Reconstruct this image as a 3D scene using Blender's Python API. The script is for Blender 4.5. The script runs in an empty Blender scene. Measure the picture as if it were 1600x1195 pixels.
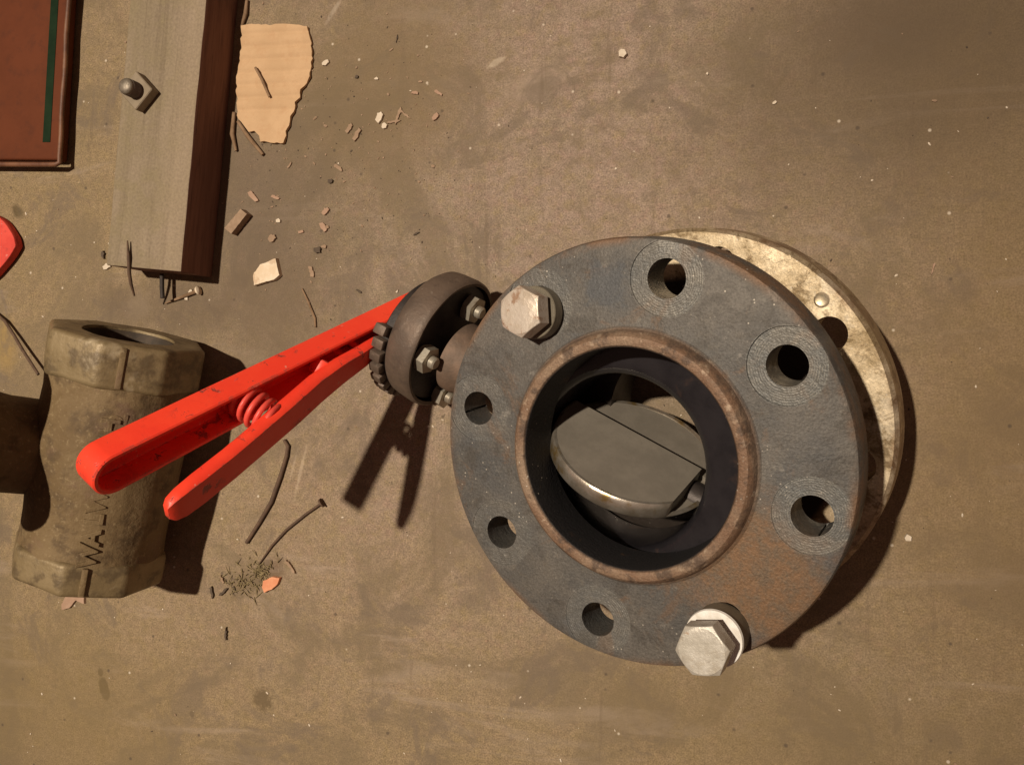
import bpy, bmesh, math, random
from mathutils import Vector, Matrix, noise as mnoise
R = math.radians
random.seed(7)
S = bpy.context.scene
COL = S.collection
MM = 0.001

# ------------------------------------------------------------------ camera, light, exposure
RW = Matrix(((0.9574659989829624, 0, -0.28854611553711484),
             (-0.001349771696926086, 0.9999890588606225, -0.00447886988113011),
             (0.28854295851384804, 0.004677837005060886, 0.9574555232140183)))   # world -> camera
CW = Vector((54.576, 26.393, 604.402))           # camera, mm
FPX = 1434.61                                    # focal length in photo pixels (1600 wide)
cd = bpy.data.cameras.new('camera'); cam = bpy.data.objects.new('camera', cd); COL.objects.link(cam)
cam.matrix_world = Matrix.Translation(CW * MM) @ RW.transposed().to_4x4()
cd.sensor_fit = 'HORIZONTAL'; cd.sensor_width = 36.0; cd.lens = 36.0 * FPX / 1600.0
cd.clip_start = 0.01; cd.clip_end = 100
S.camera = cam

wd = bpy.data.worlds.new('World'); S.world = wd; wd.use_nodes = True
bg = wd.node_tree.nodes['Background']
bg.inputs[0].default_value = (1.0, 0.58, 0.44, 1); bg.inputs[1].default_value = 0.125

LP = Vector((-1369.0, 1056.0, 6507.0))           # work lamp high up to the left of the picture
ld = bpy.data.lights.new('work_lamp', 'SPOT'); lo = bpy.data.objects.new('work_lamp', ld); COL.objects.link(lo)
lo.location = LP * MM
lo.rotation_euler = (Vector((-300, 0, 0)) - LP).to_track_quat('-Z', 'Y').to_euler()
ld.energy = 2330; ld.color = (1.0, 0.865, 0.70); ld.shadow_soft_size = 0.085
ld.spot_size = R(14.6); ld.spot_blend = 1.0

vs = S.view_settings
vs.view_transform = 'Standard'; vs.look = 'None'; vs.exposure = 0.0; vs.gamma = 1.0; vs.use_curve_mapping = False

# ------------------------------------------------------------------ geometry helpers (millimetres)
def ray(u, v):
    return RW.transposed() @ Vector(((u - 800) / FPX, -(v - 597.5) / FPX, -1.0))
def at(u, v, z=0.0):
    """world point (mm) at height z"""
    w = ray(u, v); return CW + w * ((z - CW.z) / w.z)

def link(name, bm, mat, parent=None, smooth=35, loc=None, mats=None):
    me = bpy.data.meshes.new(name)
    bmesh.ops.recalc_face_normals(bm, faces=bm.faces)
    bm.to_mesh(me); bm.free()
    me.transform(Matrix.Scale(MM, 4))
    if smooth:
        for p in me.polygons: p.use_smooth = True
        me.set_sharp_from_angle(angle=R(smooth))
    for m in (mats or [mat]): me.materials.append(m)
    o = bpy.data.objects.new(name, me); COL.objects.link(o)
    if parent: o.parent = parent
    if loc is not None: o.location = Vector(loc) * MM
    return o

def empty(name, label, cat, mat=None, loc=None, group=None):
    o = bpy.data.objects.new(name, None); COL.objects.link(o); o.empty_display_size = 0.02
    if mat is not None: o.matrix_world = mat
    if loc is not None: o.location = Vector(loc) * MM
    return tag(o, label, cat, group)
def tag(o, label, cat, group=None):
    o['label'] = label; o['category'] = cat
    if group: o['group'] = group
    return o
def struct(o): o['kind'] = 'structure'; return o

def lathe(prof, seg=64, mtx=None, closed=True, bm=None):
    """profile [(r,z)] revolved round z; closed -> profile is a loop (ring), else ends are capped at r=0"""
    bm = bm or bmesh.new(); rings = []
    for r, z in prof:
        if r < 1e-6: rings.append([bm.verts.new((0, 0, z))])
        else: rings.append([bm.verts.new((r * math.cos(2 * math.pi * i / seg), r * math.sin(2 * math.pi * i / seg), z)) for i in range(seg)])
    n = len(rings)
    for k in range(n if closed else n - 1):
        a, b = rings[k], rings[(k + 1) % n]
        for i in range(seg):
            j = (i + 1) % seg
            if len(a) == 1 and len(b) == 1: continue
            if len(a) == 1: bm.faces.new((a[0], b[i], b[j]))
            elif len(b) == 1: bm.faces.new((a[i], b[0], a[j]))
            else: bm.faces.new((a[i], b[i], b[j], a[j]))
    if mtx is not None: bmesh.ops.transform(bm, matrix=mtx, verts=[v for ring in rings for v in ring])
    return bm

def prism(pts, z0, z1, mtx=None, bm=None):
    bm = bm or bmesh.new()
    lo_ = [bm.verts.new((x, y, z0)) for x, y in pts]; hi = [bm.verts.new((x, y, z1)) for x, y in pts]
    bm.faces.new(lo_[::-1]); bm.faces.new(hi); n = len(pts)
    for i in range(n): bm.faces.new((lo_[i], lo_[(i + 1) % n], hi[(i + 1) % n], hi[i]))
    if mtx is not None: bmesh.ops.transform(bm, matrix=mtx, verts=lo_ + hi)
    return bm

def box(x0, x1, y0, y1, z0, z1, mtx=None, bm=None):
    return prism([(x0, y0), (x1, y0), (x1, y1), (x0, y1)], z0, z1, mtx, bm)

def bevel(bm, w, seg=2, ang=30):
    bmesh.ops.recalc_face_normals(bm, faces=bm.faces); bm.normal_update()
    es = [e for e in bm.edges if len(e.link_faces) == 2 and e.calc_face_angle(0) > R(ang)]
    bmesh.ops.bevel(bm, geom=es, offset=w, segments=seg, affect='EDGES', profile=0.5)
    return bm

def frame_z(d, up=None):
    """rotation whose z axis is d"""
    return Vector(d).normalized().to_track_quat('Z', 'Y').to_matrix()

def tube(pts, rad, seg=10, bm=None, cap=True):
    bm = bm or bmesh.new(); pts = [Vector(p) for p in pts]; n = len(pts)
    rr = rad if isinstance(rad, (list, tuple)) else [rad] * n
    rings = []; prev = None
    for i, p in enumerate(pts):
        t = (pts[min(i + 1, n - 1)] - pts[max(i - 1, 0)]).normalized()
        if prev is None:
            x = t.orthogonal().normalized()
        else:
            x = (prev - t * prev.dot(t)).normalized()
        prev = x; y = t.cross(x)
        rings.append([bm.verts.new(p + (x * math.cos(2 * math.pi * k / seg) + y * math.sin(2 * math.pi * k / seg)) * rr[i]) for k in range(seg)])
    for a, b in zip(rings, rings[1:]):
        for k in range(seg):
            j = (k + 1) % seg; bm.faces.new((a[k], a[j], b[j], b[k]))
    if cap: bm.faces.new(rings[0][::-1]); bm.faces.new(rings[-1])
    return bm

def boolean(bm, cutters, op='DIFFERENCE'):
    """exact boolean of a bmesh with a list of bmeshes, evaluated through the depsgraph"""
    me = bpy.data.meshes.new('tmp'); bmesh.ops.recalc_face_normals(bm, faces=bm.faces); bm.to_mesh(me); bm.free()
    o = bpy.data.objects.new('tmp', me); COL.objects.link(o); tmp = []
    for c in cutters:
        mc = bpy.data.meshes.new('tmpc'); bmesh.ops.recalc_face_normals(c, faces=c.faces); c.to_mesh(mc); c.free()
        oc = bpy.data.objects.new('tmpc', mc); COL.objects.link(oc); tmp.append(oc)
        m = o.modifiers.new('b', 'BOOLEAN'); m.operation = op; m.object = oc; m.solver = 'EXACT'
    dg = bpy.context.evaluated_depsgraph_get(); dg.update()
    ev = o.evaluated_get(dg); me2 = ev.to_mesh(); out = bmesh.new(); out.from_mesh(me2); ev.to_mesh_clear()
    for t in tmp + [o]:
        md = t.data; bpy.data.objects.remove(t); bpy.data.meshes.remove(md)
    return out

def cyl(r, z0, z1, x=0, y=0, seg=40):
    return lathe([(0, z0), (r, z0), (r, z1), (0, z1)], seg, Matrix.Translation((x, y, 0)), closed=False)

def rough(bm, amp, scale, seed=0):
    off = Vector((seed * 13.7, seed * 7.1, seed * 3.3))
    for v in bm.verts:
        v.co += mnoise.noise_vector(v.co * scale + off) * amp
    return bm

# ------------------------------------------------------------------ material helpers
class NB:
    def __init__(s, name):
        s.m = bpy.data.materials.new(name); s.m.use_nodes = True; s.t = s.m.node_tree
        s.p = s.t.nodes['Principled BSDF']; tc = s.t.nodes.new('ShaderNodeTexCoord'); s.co = tc.outputs['Object']
    def n(s, typ, **kw):
        nd = s.t.nodes.new(typ)
        for k, v in kw.items(): setattr(nd, k, v)
        return nd
    def set(s, sock, v):
        if hasattr(v, 'is_linked') or isinstance(v, bpy.types.NodeSocket): s.t.links.new(v, sock)
        elif isinstance(v, tuple) and len(v) == 3 and sock.type == 'RGBA': sock.default_value = (*v, 1)
        else: sock.default_value = v
    def math(s, op, a, b=0.0, c=None):
        nd = s.n('ShaderNodeMath', operation=op); s.set(nd.inputs[0], a); s.set(nd.inputs[1], b)
        if c is not None: s.set(nd.inputs[2], c)
        return nd.outputs[0]
    def vmath(s, op, a, b=None):
        nd = s.n('ShaderNodeVectorMath', operation=op); s.set(nd.inputs[0], a)
        if b is not None: s.set(nd.inputs[1], b)
        return nd.outputs['Value'] if op in ('LENGTH', 'DISTANCE', 'DOT_PRODUCT') else nd.outputs[0]
    def map(s, scale=(1, 1, 1), rot=(0, 0, 0), loc=(0, 0, 0), co=None):
        nd = s.n('ShaderNodeMapping'); s.set(nd.inputs[0], co or s.co); nd.inputs[1].default_value = loc; nd.inputs[2].default_value = rot; nd.inputs[3].default_value = scale
        return nd.outputs[0]
    def noise(s, scale, detail=4, roughn=0.55, co=None, dist=0.0, color=False):
        nd = s.n('ShaderNodeTexNoise'); s.set(nd.inputs['Vector'], co or s.co)
        nd.inputs['Scale'].default_value = scale; nd.inputs['Detail'].default_value = detail; nd.inputs['Roughness'].default_value = roughn; nd.inputs['Distortion'].default_value = dist
        return nd.outputs['Color' if color else 'Fac']
    def voro(s, scale, co=None, feature='F1', out='Distance', rnd=1.0):
        nd = s.n('ShaderNodeTexVoronoi', feature=feature); s.set(nd.inputs['Vector'], co or s.co); nd.inputs['Scale'].default_value = scale
        nd.inputs['Randomness'].default_value = rnd
        return nd.outputs[out]
    def ss(s, v, lo_, hi):
        nd = s.n('ShaderNodeMapRange', interpolation_type='SMOOTHSTEP'); s.set(nd.inputs[0], v); nd.inputs[1].default_value = lo_; nd.inputs[2].default_value = hi
        return nd.outputs[0]
    def mix(s, f, a, b, mode='MIX'):
        nd = s.n('ShaderNodeMix', data_type='RGBA', blend_type=mode); s.set(nd.inputs[0], f); s.set(nd.inputs[6], a); s.set(nd.inputs[7], b)
        return nd.outputs[2]
    def sep(s, v=None):
        nd = s.n('ShaderNodeSeparateXYZ'); s.set(nd.inputs[0], v or s.co); return nd.outputs
    def comb(s, x, y, z):
        nd = s.n('ShaderNodeCombineXYZ'); s.set(nd.inputs[0], x); s.set(nd.inputs[1], y); s.set(nd.inputs[2], z); return nd.outputs[0]
    def bump(s, h, dist=0.0005, strength=1.0, normal=None):
        nd = s.n('ShaderNodeBump'); s.set(nd.inputs['Height'], h); nd.inputs['Distance'].default_value = dist; nd.inputs['Strength'].default_value = strength
        if normal is not None: s.set(nd.inputs['Normal'], normal)
        return nd.outputs[0]
    def done(s, color, roughn=0.7, metal=0.0, normal=None, spec=None, coat=None):
        s.set(s.p.inputs['Base Color'], color); s.set(s.p.inputs['Roughness'], roughn); s.set(s.p.inputs['Metallic'], metal)
        if normal is not None: s.set(s.p.inputs['Normal'], normal)
        if spec is not None: s.p.inputs['Specular IOR Level'].default_value = spec
        if coat is not None: s.p.inputs['Coat Weight'].default_value = coat
        return s.m

def mat_floor():
    b = NB('concrete'); xyz = b.sep()
    big = b.ss(b.noise(3.2, 4, 0.6), 0.3, 0.7); mid = b.ss(b.noise(14, 5, 0.65, dist=0.6), 0.3, 0.72)
    fine = b.noise(230, 4, 0.75); grit = b.noise(900, 2, 0.6)
    hue = b.ss(b.noise(55, 3, 0.6), 0.35, 0.68)
    c = b.mix(big, (0.350, 0.272, 0.232), (0.265, 0.222, 0.180))
    c = b.mix(b.math('MULTIPLY', mid, 0.6), c, (0.39, 0.315, 0.26))
    c = b.mix(b.math('MULTIPLY', hue, 0.45), c, (0.262, 0.222, 0.140))
    hue2 = b.ss(b.noise(38, 3, 0.6, co=b.map(loc=(3.1, 1.7, 0))), 0.5, 0.72)
    c = b.mix(b.math('MULTIPLY', hue2, 0.35), c, (0.30, 0.215, 0.195))
    m1 = b.ss(b.noise(120, 3, 0.65, co=b.map(loc=(5.3, 2.2, 0))), 0.45, 0.72); c = b.mix(b.math('MULTIPLY', m1, 0.55), c, (0.305, 0.245, 0.135))
    m2 = b.ss(b.noise(105, 3, 0.65, co=b.map(loc=(9.1, 4.4, 0))), 0.48, 0.72); c = b.mix(b.math('MULTIPLY', m2, 0.55), c, (0.335, 0.235, 0.205))
    left = b.math('SUBTRACT', 1.0, b.ss(b.math('ADD', xyz[0], b.math('MULTIPLY', b.noise(5, 3, 0.6), 0.3)), -0.40, 0.12))
    low = b.math('SUBTRACT', 1.0, b.ss(b.math('ADD', xyz[1], b.math('MULTIPLY', b.noise(6, 3, 0.6), 0.25)), -0.16, 0.14)); rgt = b.ss(b.math('ADD', xyz[0], b.math('MULTIPLY', b.noise(5, 3, 0.6), 0.25)), 0.02, 0.36)
    left = b.math('MAXIMUM', left, b.math('MAXIMUM', low, rgt)); c = b.mix(b.math('MULTIPLY', left, 0.7), c, (0.290, 0.222, 0.112))
    v = b.math('ADD', b.math('MULTIPLY', fine, 1.05), 0.47)
    c = b.mix(1.0, c, b.comb(v, v, v), 'MULTIPLY')
    g = b.math('ADD', b.math('MULTIPLY', grit, 1.7), 0.15); c = b.mix(1.0, c, b.comb(g, g, g), 'MULTIPLY')
    # darker damp-looking wear patches
    dk = b.ss(b.noise(2.1, 5, 0.6, co=b.map(loc=(1.35, 0.4, 0)), dist=0.8), 0.55, 0.75)
    c = b.mix(b.math('MULTIPLY', dk, 0.4), c, (0.17, 0.128, 0.09))
    def stain_and_shade(c, u, w, rx, ry, ang, col, amt, edge=0.35, wob=0.6, nscale=120):
        p = at(u, w) * MM
        d = b.map(co=b.vmath('SUBTRACT', b.co, tuple(p)), rot=(0, 0, -R(ang)))
        q = b.sep(d); dd = b.math('SQRT', b.math('ADD', b.math('POWER', b.math('DIVIDE', q[0], rx * MM), 2.0), b.math('POWER', b.math('DIVIDE', q[1], ry * MM), 2.0)))
        dd = b.math('ADD', dd, b.math('MULTIPLY', b.math('SUBTRACT', b.noise(nscale, 4, 0.65), 0.5), wob * 2))
        m = b.math('MULTIPLY', b.math('SUBTRACT', 1.0, b.ss(dd, 1 - edge, 1 + edge)), amt)
        return b.mix(m, c, col)
    c = stain_and_shade(c, 163, 1076, 4.6, 10, 15, (0.095, 0.07, 0.035), 0.8, 0.2, 0.35)
    c = stain_and_shade(c, 157, 1050, 2.4, 3, 0, (0.09, 0.065, 0.03), 0.8, 0.2, 0.3)
    c = stain_and_shade(c, 410, 1092, 7, 8, 20, (0.14, 0.105, 0.06), 0.8, 0.4, 1.2, 260)
    c = stain_and_shade(c, 300, 1115, 2, 3, 20, (0.12, 0.09, 0.06), 0.7, 0.4, 0.6)
    c = stain_and_shade(c, 27, 330, 7, 4, -40, (0.10, 0.075, 0.035), 0.75, 0.4, 0.6)
    c = stain_and_shade(c, 420, 895, 14, 9, 30, (0.15, 0.105, 0.065), 0.7, 0.5, 1.1, 180)
    c = stain_and_shade(c, 385, 915, 15, 8, 30, (0.16, 0.12, 0.06), 0.6, 0.5, 1.2, 180)
    c = stain_and_shade(c, 590, 150, 60, 55, 30, (0.23, 0.165, 0.095), 0.5, 0.6, 0.7, 40)
    c = stain_and_shade(c, 1380, 40, 40, 28, 0, (0.13, 0.095, 0.075), 0.65, 0.7, 0.6, 30)
    c = stain_and_shade(c, 1450, 120, 110, 90, 0, (0.17, 0.13, 0.09), 0.55, 0.8, 0.5, 20)  # lamp falloff at the upper right, painted into the floor colour
    c = stain_and_shade(c, 215, 480, 12, 10, 20, (0.42, 0.35, 0.26), 0.6, 0.6, 0.9, 120)
    c = stain_and_shade(c, 390, 300, 30, 80, 10, (0.19, 0.15, 0.115), 0.5, 0.7, 0.8, 50)
    c = stain_and_shade(c, 8, 540, 10, 20, 0, (0.42, 0.30, 0.11), 0.7, 0.6, 0.6, 60)
    # pale scuffs
    c = stain_and_shade(c, 470, 735, 1.2, 17, -14, (0.55, 0.46, 0.35), 0.6, 0.6, 1.3, 240)
    c = stain_and_shade(c, 460, 722, 0.9, 10, -16, (0.5, 0.42, 0.32), 0.5, 0.6, 1.3, 240)
    c = stain_and_shade(c, 521, 18, 1.6, 9, -35, (0.5, 0.44, 0.36), 0.7, 0.6, 0.9, 240)
    c = stain_and_shade(c, 775, 98, 6, 2.2, 25, (0.62, 0.55, 0.45), 0.8, 0.4, 0.9, 260)
    c = stain_and_shade(c, 840, 130, 20, 9, 20, (0.42, 0.34, 0.28), 0.6, 0.8, 0.8, 60)
    # dirt: wide olive-brown blotches, smears and dragged streaks
    bl = b.noise(7.5, 6, 0.68, co=b.map(loc=(0.7, 3.1, 0)), dist=1.1)
    c = b.mix(b.math('MULTIPLY', b.ss(bl, 0.48, 0.62), 0.65), c, (0.200, 0.160, 0.105))
    bl2 = b.noise(19, 6, 0.7, co=b.map(loc=(2.7, 0.3, 0)), dist=0.9)
    c = b.mix(b.math('MULTIPLY', b.ss(bl2, 0.52, 0.64), 0.6), c, (0.185, 0.150, 0.115))
    sm = b.noise(16, 5, 0.65, co=b.map(scale=(0.35, 2.2, 1), rot=(0, 0, R(32))), dist=0.7)
    c = b.mix(b.math('MULTIPLY', b.ss(sm, 0.56, 0.72), 0.40), c, (0.43, 0.36, 0.30))
    sk = b.noise(30, 4, 0.7, co=b.map(scale=(3.0, 0.22, 1), rot=(0, 0, R(-18))), dist=0.5)
    c = b.mix(b.math('MULTIPLY', b.ss(sk, 0.60, 0.70), 0.35), c, (0.175, 0.135, 0.095))
    c = stain_and_shade(c, 420, 330, 70, 90, 0, (0.150, 0.118, 0.085), 0.55, 0.8, 1.1, 26)
    c = stain_and_shade(c, 600, 120, 70, 70, 0, (0.200, 0.155, 0.090), 0.55, 0.8, 1.0, 24)
    c = stain_and_shade(c, 260, 480, 60, 22, 0, (0.150, 0.115, 0.08), 0.6, 0.7, 1.0, 40)
    c = stain_and_shade(c, 430, 500, 40, 50, 0, (0.17, 0.13, 0.09), 0.5, 0.8, 1.0, 40)
    c = stain_and_shade(c, 1500, 60, 120, 60, 20, (0.14, 0.105, 0.065), 0.6, 0.8, 0.9, 18)
    c = stain_and_shade(c, 1560, 700, 60, 140, 0, (0.235, 0.165, 0.085), 0.5, 0.9, 0.9, 16)
    c = stain_and_shade(c, 60, 1100, 130, 60, 0, (0.245, 0.185, 0.085), 0.5, 0.9, 0.9, 14)
    c = stain_and_shade(c, 1250, 1130, 120, 40, 0, (0.23, 0.175, 0.09), 0.5, 0.9, 0.9, 16)
    c = b.mix(1.0, c, (0.80, 0.745, 0.69), 'MULTIPLY')
    # salt and pepper aggregate
    sp = b.voro(95, out='Distance'); keep = b.voro(95, out='Color'); ks = b.sep(keep)
    w = b.math('MULTIPLY', b.math('SUBTRACT', 1.0, b.ss(sp, 0.05, 0.13)), b.math('GREATER_THAN', ks[0], 0.90))
    k = b.math('MULTIPLY', b.math('SUBTRACT', 1.0, b.ss(sp, 0.06, 0.17)), b.math('LESS_THAN', ks[0], 0.12))
    c = b.mix(b.math('MULTIPLY', w, 0.7), c, (0.62, 0.54, 0.43)); c = b.mix(b.math('MULTIPLY', k, 0.7), c, (0.075, 0.055, 0.04))
    h = b.math('ADD', b.math('ADD', b.math('MULTIPLY', fine, 0.5), b.math('MULTIPLY', grit, 0.25)), b.math('MULTIPLY', mid, 0.4))
    return b.done(c, 0.82, 0, b.bump(h, 0.0009, 0.7), spec=0.3)

PH = 1.3895985968719347
def mat_flange(name, dirty=False):
    """cast steel plate: rust patch, machined rings round the bolt holes, rusty hub"""
    b = NB(name); q = b.sep(); X, Y, Z = q[0], q[1], q[2]
    r = b.math('SQRT', b.math('ADD', b.math('MULTIPLY', X, X), b.math('MULTIPLY', Y, Y)))
    th = b.math('SUBTRACT', b.math('ARCTAN2', Y, X), PH if not dirty else 1.434)
    tw = b.math('SUBTRACT', b.math('FLOORED_MODULO', b.math('ADD', th, math.pi / 8), math.pi / 4), math.pi / 8)
    hx = b.math('SUBTRACT', b.math('MULTIPLY', r, b.math('COSINE', tw)), 0.09525); hy = b.math('MULTIPLY', r, b.math('SINE', tw))
    hd = b.math('SQRT', b.math('ADD', b.math('MULTIPLY', hx, hx), b.math('MULTIPLY', hy, hy)))
    n1 = b.noise(28, 5, 0.62, dist=0.5); n2 = b.noise(160, 4, 0.7); n3 = b.noise(600, 3, 0.6)
    if dirty:
        c = b.mix(b.ss(n1, 0.32, 0.66), (0.33, 0.245, 0.135), (0.68, 0.57, 0.40))
        c = b.mix(b.ss(n2, 0.5, 0.75), c, (0.17, 0.115, 0.05)); c = b.mix(b.math('MULTIPLY', b.ss(b.noise(52, 6, 0.72, co=b.map(loc=(4, 4, 4)), dist=0.9), 0.52, 0.62), 0.8), c, (0.15, 0.098, 0.045))
        c = b.mix(b.ss(b.noise(45, 5, 0.7), 0.56, 0.66), c, (0.50, 0.42, 0.30))
    else:
        c = b.mix(b.ss(n1, 0.35, 0.68), (0.096, 0.092, 0.086), (0.138, 0.126, 0.110))
        c = b.mix(b.math('MULTIPLY', b.ss(b.noise(17, 3, 0.6, co=b.map(loc=(2, 5, 1))), 0.52, 0.68), 0.6), c, (0.078, 0.082, 0.086))
        c = b.mix(b.math('MULTIPLY', b.ss(n2, 0.52, 0.72), 0.35), c, (0.165, 0.145, 0.115))
        gm = b.noise(33, 6, 0.72, co=b.map(loc=(8, 1, 3)), dist=0.8); c = b.mix(b.math('MULTIPLY', b.ss(gm, 0.50, 0.62), 0.7), c, (0.078, 0.070, 0.060))
        rs = b.noise(21, 6, 0.72, co=b.map(loc=(1, 7, 2)), dist=1.0); c = b.mix(b.math('MULTIPLY', b.ss(rs, 0.54, 0.66), 0.6), c, (0.165, 0.105, 0.066))
        ws = b.noise(85, 5, 0.7, co=b.map(loc=(3, 3, 9))); c = b.mix(b.math('MULTIPLY', b.ss(ws, 0.60, 0.70), 0.45), c, (0.26, 0.24, 0.21))
    # machined rings
    ring = b.math('SUBTRACT', 1.0, b.ss(hd, 0.0190, 0.0202))
    ring = b.math('MULTIPLY', ring, b.ss(b.vmath('DISTANCE', b.co, (0.0541, -0.0784, 0.1098)), 0.019, 0.022))
    waves = b.math('SINE', b.math('ADD', b.math('MULTIPLY', hd, 5200.0), b.math('MULTIPLY', b.noise(90, 3, 0.6), 9.0)))
    if not dirty:
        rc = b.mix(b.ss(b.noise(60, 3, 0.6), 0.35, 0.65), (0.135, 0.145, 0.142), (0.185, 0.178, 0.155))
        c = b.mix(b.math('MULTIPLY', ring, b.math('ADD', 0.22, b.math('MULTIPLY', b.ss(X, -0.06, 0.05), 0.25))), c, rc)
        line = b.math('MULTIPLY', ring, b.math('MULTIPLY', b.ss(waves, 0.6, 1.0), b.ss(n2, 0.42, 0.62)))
        c = b.mix(b.math('MULTIPLY', line, b.math('ADD', 0.15, b.math('MULTIPLY', b.ss(X, -0.06, 0.05), 0.45))), c, (0.34, 0.32, 0.27))  # pale arcs: glints of the machined rings put into the colour
    # rust bloom between two holes
    d = b.vmath('SUBTRACT', b.co, (0.068, -0.054, 0.110)); dq = b.sep(b.map(co=d, rot=(0, 0, R(40))))
    rd = b.math('SQRT', b.math('ADD', b.math('POWER', b.math('DIVIDE', dq[0], 0.042), 2.0), b.math('POWER', b.math('DIVIDE', dq[1], 0.034), 2.0)))
    rd = b.math('ADD', rd, b.math('MULTIPLY', b.math('SUBTRACT', b.noise(42, 5, 0.7), 0.5), 1.7))
    rust = b.math('SUBTRACT', 1.0, b.ss(rd, 0.62, 1.25))
    if dirty: rust = b.math('MULTIPLY', rust, 0.25)
    rust = b.math('MULTIPLY', rust, b.math('SUBTRACT', 1.0, b.math('MULTIPLY', ring, 0.55)))
    rcol = b.mix(b.ss(n2, 0.38, 0.66), (0.215, 0.122, 0.062), (0.160, 0.112, 0.072))
    c = b.mix(b.math('MULTIPLY', rust, 0.85), c, rcol)
    # rust on the rim wall and random small spots
    edge = b.math('MULTIPLY', b.ss(r, 0.1085, 0.1142), b.ss(b.noise(26, 4, 0.65), 0.42, 0.62))
    c = b.mix(b.math('MULTIPLY', edge, 0.75), c, (0.205, 0.112, 0.058))
    # a bluish square smudge of old paint
    if not dirty:
        sx = b.math('ABSOLUTE', b.math('ADD', X, 0.0150)); sy = b.math('ABSOLUTE', b.math('SUBTRACT', Y, 0.0900))
        sq = b.math('MAXIMUM', sx, sy); sq = b.math('ADD', sq, b.math('MULTIPLY', b.math('SUBTRACT', b.noise(110, 5, 0.7), 0.5), 0.022))
        c = b.mix(b.math('MULTIPLY', b.math('SUBTRACT', 1.0, b.ss(sq, 0.0075, 0.0135)), 0.6), c, (0.072, 0.080, 0.090))
        # hub: rusty rounded collar
        hub = b.math('MULTIPLY', b.math('SUBTRACT', 1.0, b.ss(r, 0.0655, 0.0705)), b.ss(Z, 0.1098, 0.1112))
        hc = b.mix(b.ss(n1, 0.35, 0.62), (0.185, 0.110, 0.068), (0.255, 0.180, 0.122))
        hc = b.mix(b.ss(n2, 0.56, 0.70), hc, (0.36, 0.27, 0.19))
        hc = b.mix(b.math('MULTIPLY', b.ss(b.noise(75, 4, 0.7), 0.50, 0.64), 0.8), hc, (0.085, 0.058, 0.042))
        c = b.mix(hub, c, hc)
        # bore: black mill scale
        bore = b.math('SUBTRACT', 1.0, b.ss(r, 0.0588, 0.0600))
        bc = b.mix(b.ss(b.noise(48, 4, 0.7), 0.6, 0.75), (0.018, 0.017, 0.018), (0.09, 0.052, 0.03))
        c = b.mix(bore, c, bc)
    if dirty:
        bore = b.math('SUBTRACT', 1.0, b.ss(r, 0.0525, 0.0532)); c = b.mix(bore, c, (0.022, 0.017, 0.014))
    if dirty: c = b.mix(b.math('SUBTRACT', 1.0, b.ss(r, 0.084, 0.090)), c, (0.03, 0.022, 0.017))  # bore and inner face: shade inside the valve painted in as dark colour
    # bright pin-prick glints painted into the colour
    vd = b.voro(420); vk = b.sep(b.voro(420, out='Color'))
    gl = b.math('MULTIPLY', b.math('SUBTRACT', 1.0, b.ss(vd, 0.10, 0.25)), b.math('GREATER_THAN', vk[0], 0.86))
    gl = b.math('MULTIPLY', gl, b.ss(b.noise(12, 2, 0.5), 0.42, 0.6))
    c = b.mix(b.math('MULTIPLY', gl, 0.8), c, (0.55, 0.50, 0.42))
    sp_ = b.math('ADD', b.math('MULTIPLY', b.noise(900, 3, 0.7), 1.3), 0.36); c = b.mix(1.0, c, b.comb(sp_, sp_, sp_), 'MULTIPLY')
    h = b.math('ADD', b.math('MULTIPLY', n2, 0.5), b.math('MULTIPLY', n3, 0.6))
    nm = b.bump(h, 0.0008, 0.85)
    if not dirty: nm = b.bump(b.math('MULTIPLY', b.math('MULTIPLY', waves, ring), b.ss(n1, 0.4, 0.65)), 0.00005, 0.8, nm)
    if dirty: return b.done(c, b.math('ADD', 0.22, b.math('MULTIPLY', n1, 0.40)), 0.55, b.bump(b.math('ADD', b.math('MULTIPLY', n2, 0.35), b.math('MULTIPLY', n1, 0.8)), 0.0006, 0.7), spec=0.5)
    ro = b.math('SUBTRACT', 0.62, b.math('MULTIPLY', ring, 0.14))
    return b.done(c, ro, 0.25 if not dirty else 0.15, nm, spec=0.4)

def mat_simple(name, c1, c2, roughn=0.6, metal=0.0, scale=60, lo_=0.35, hi=0.65, bumpd=0.0003, bscale=300, extra=None, spec=0.4, coat=None, stretch=None):
    b = NB(name); co = b.map(scale=stretch) if stretch else b.co
    c = b.mix(b.ss(b.noise(scale, 5, 0.65, co=co), lo_, hi), c1, c2)
    if extra:
        for (sc, l, h, col, amt) in extra:
            c = b.mix(b.math('MULTIPLY', b.ss(b.noise(sc, 4, 0.65, co=b.map(loc=(sc * .013, 1.3, .7))), l, h), amt), c, col)
    return b.done(c, roughn, metal, b.bump(b.noise(bscale, 4, 0.7), bumpd, 0.8), spec=spec, coat=coat)

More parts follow.
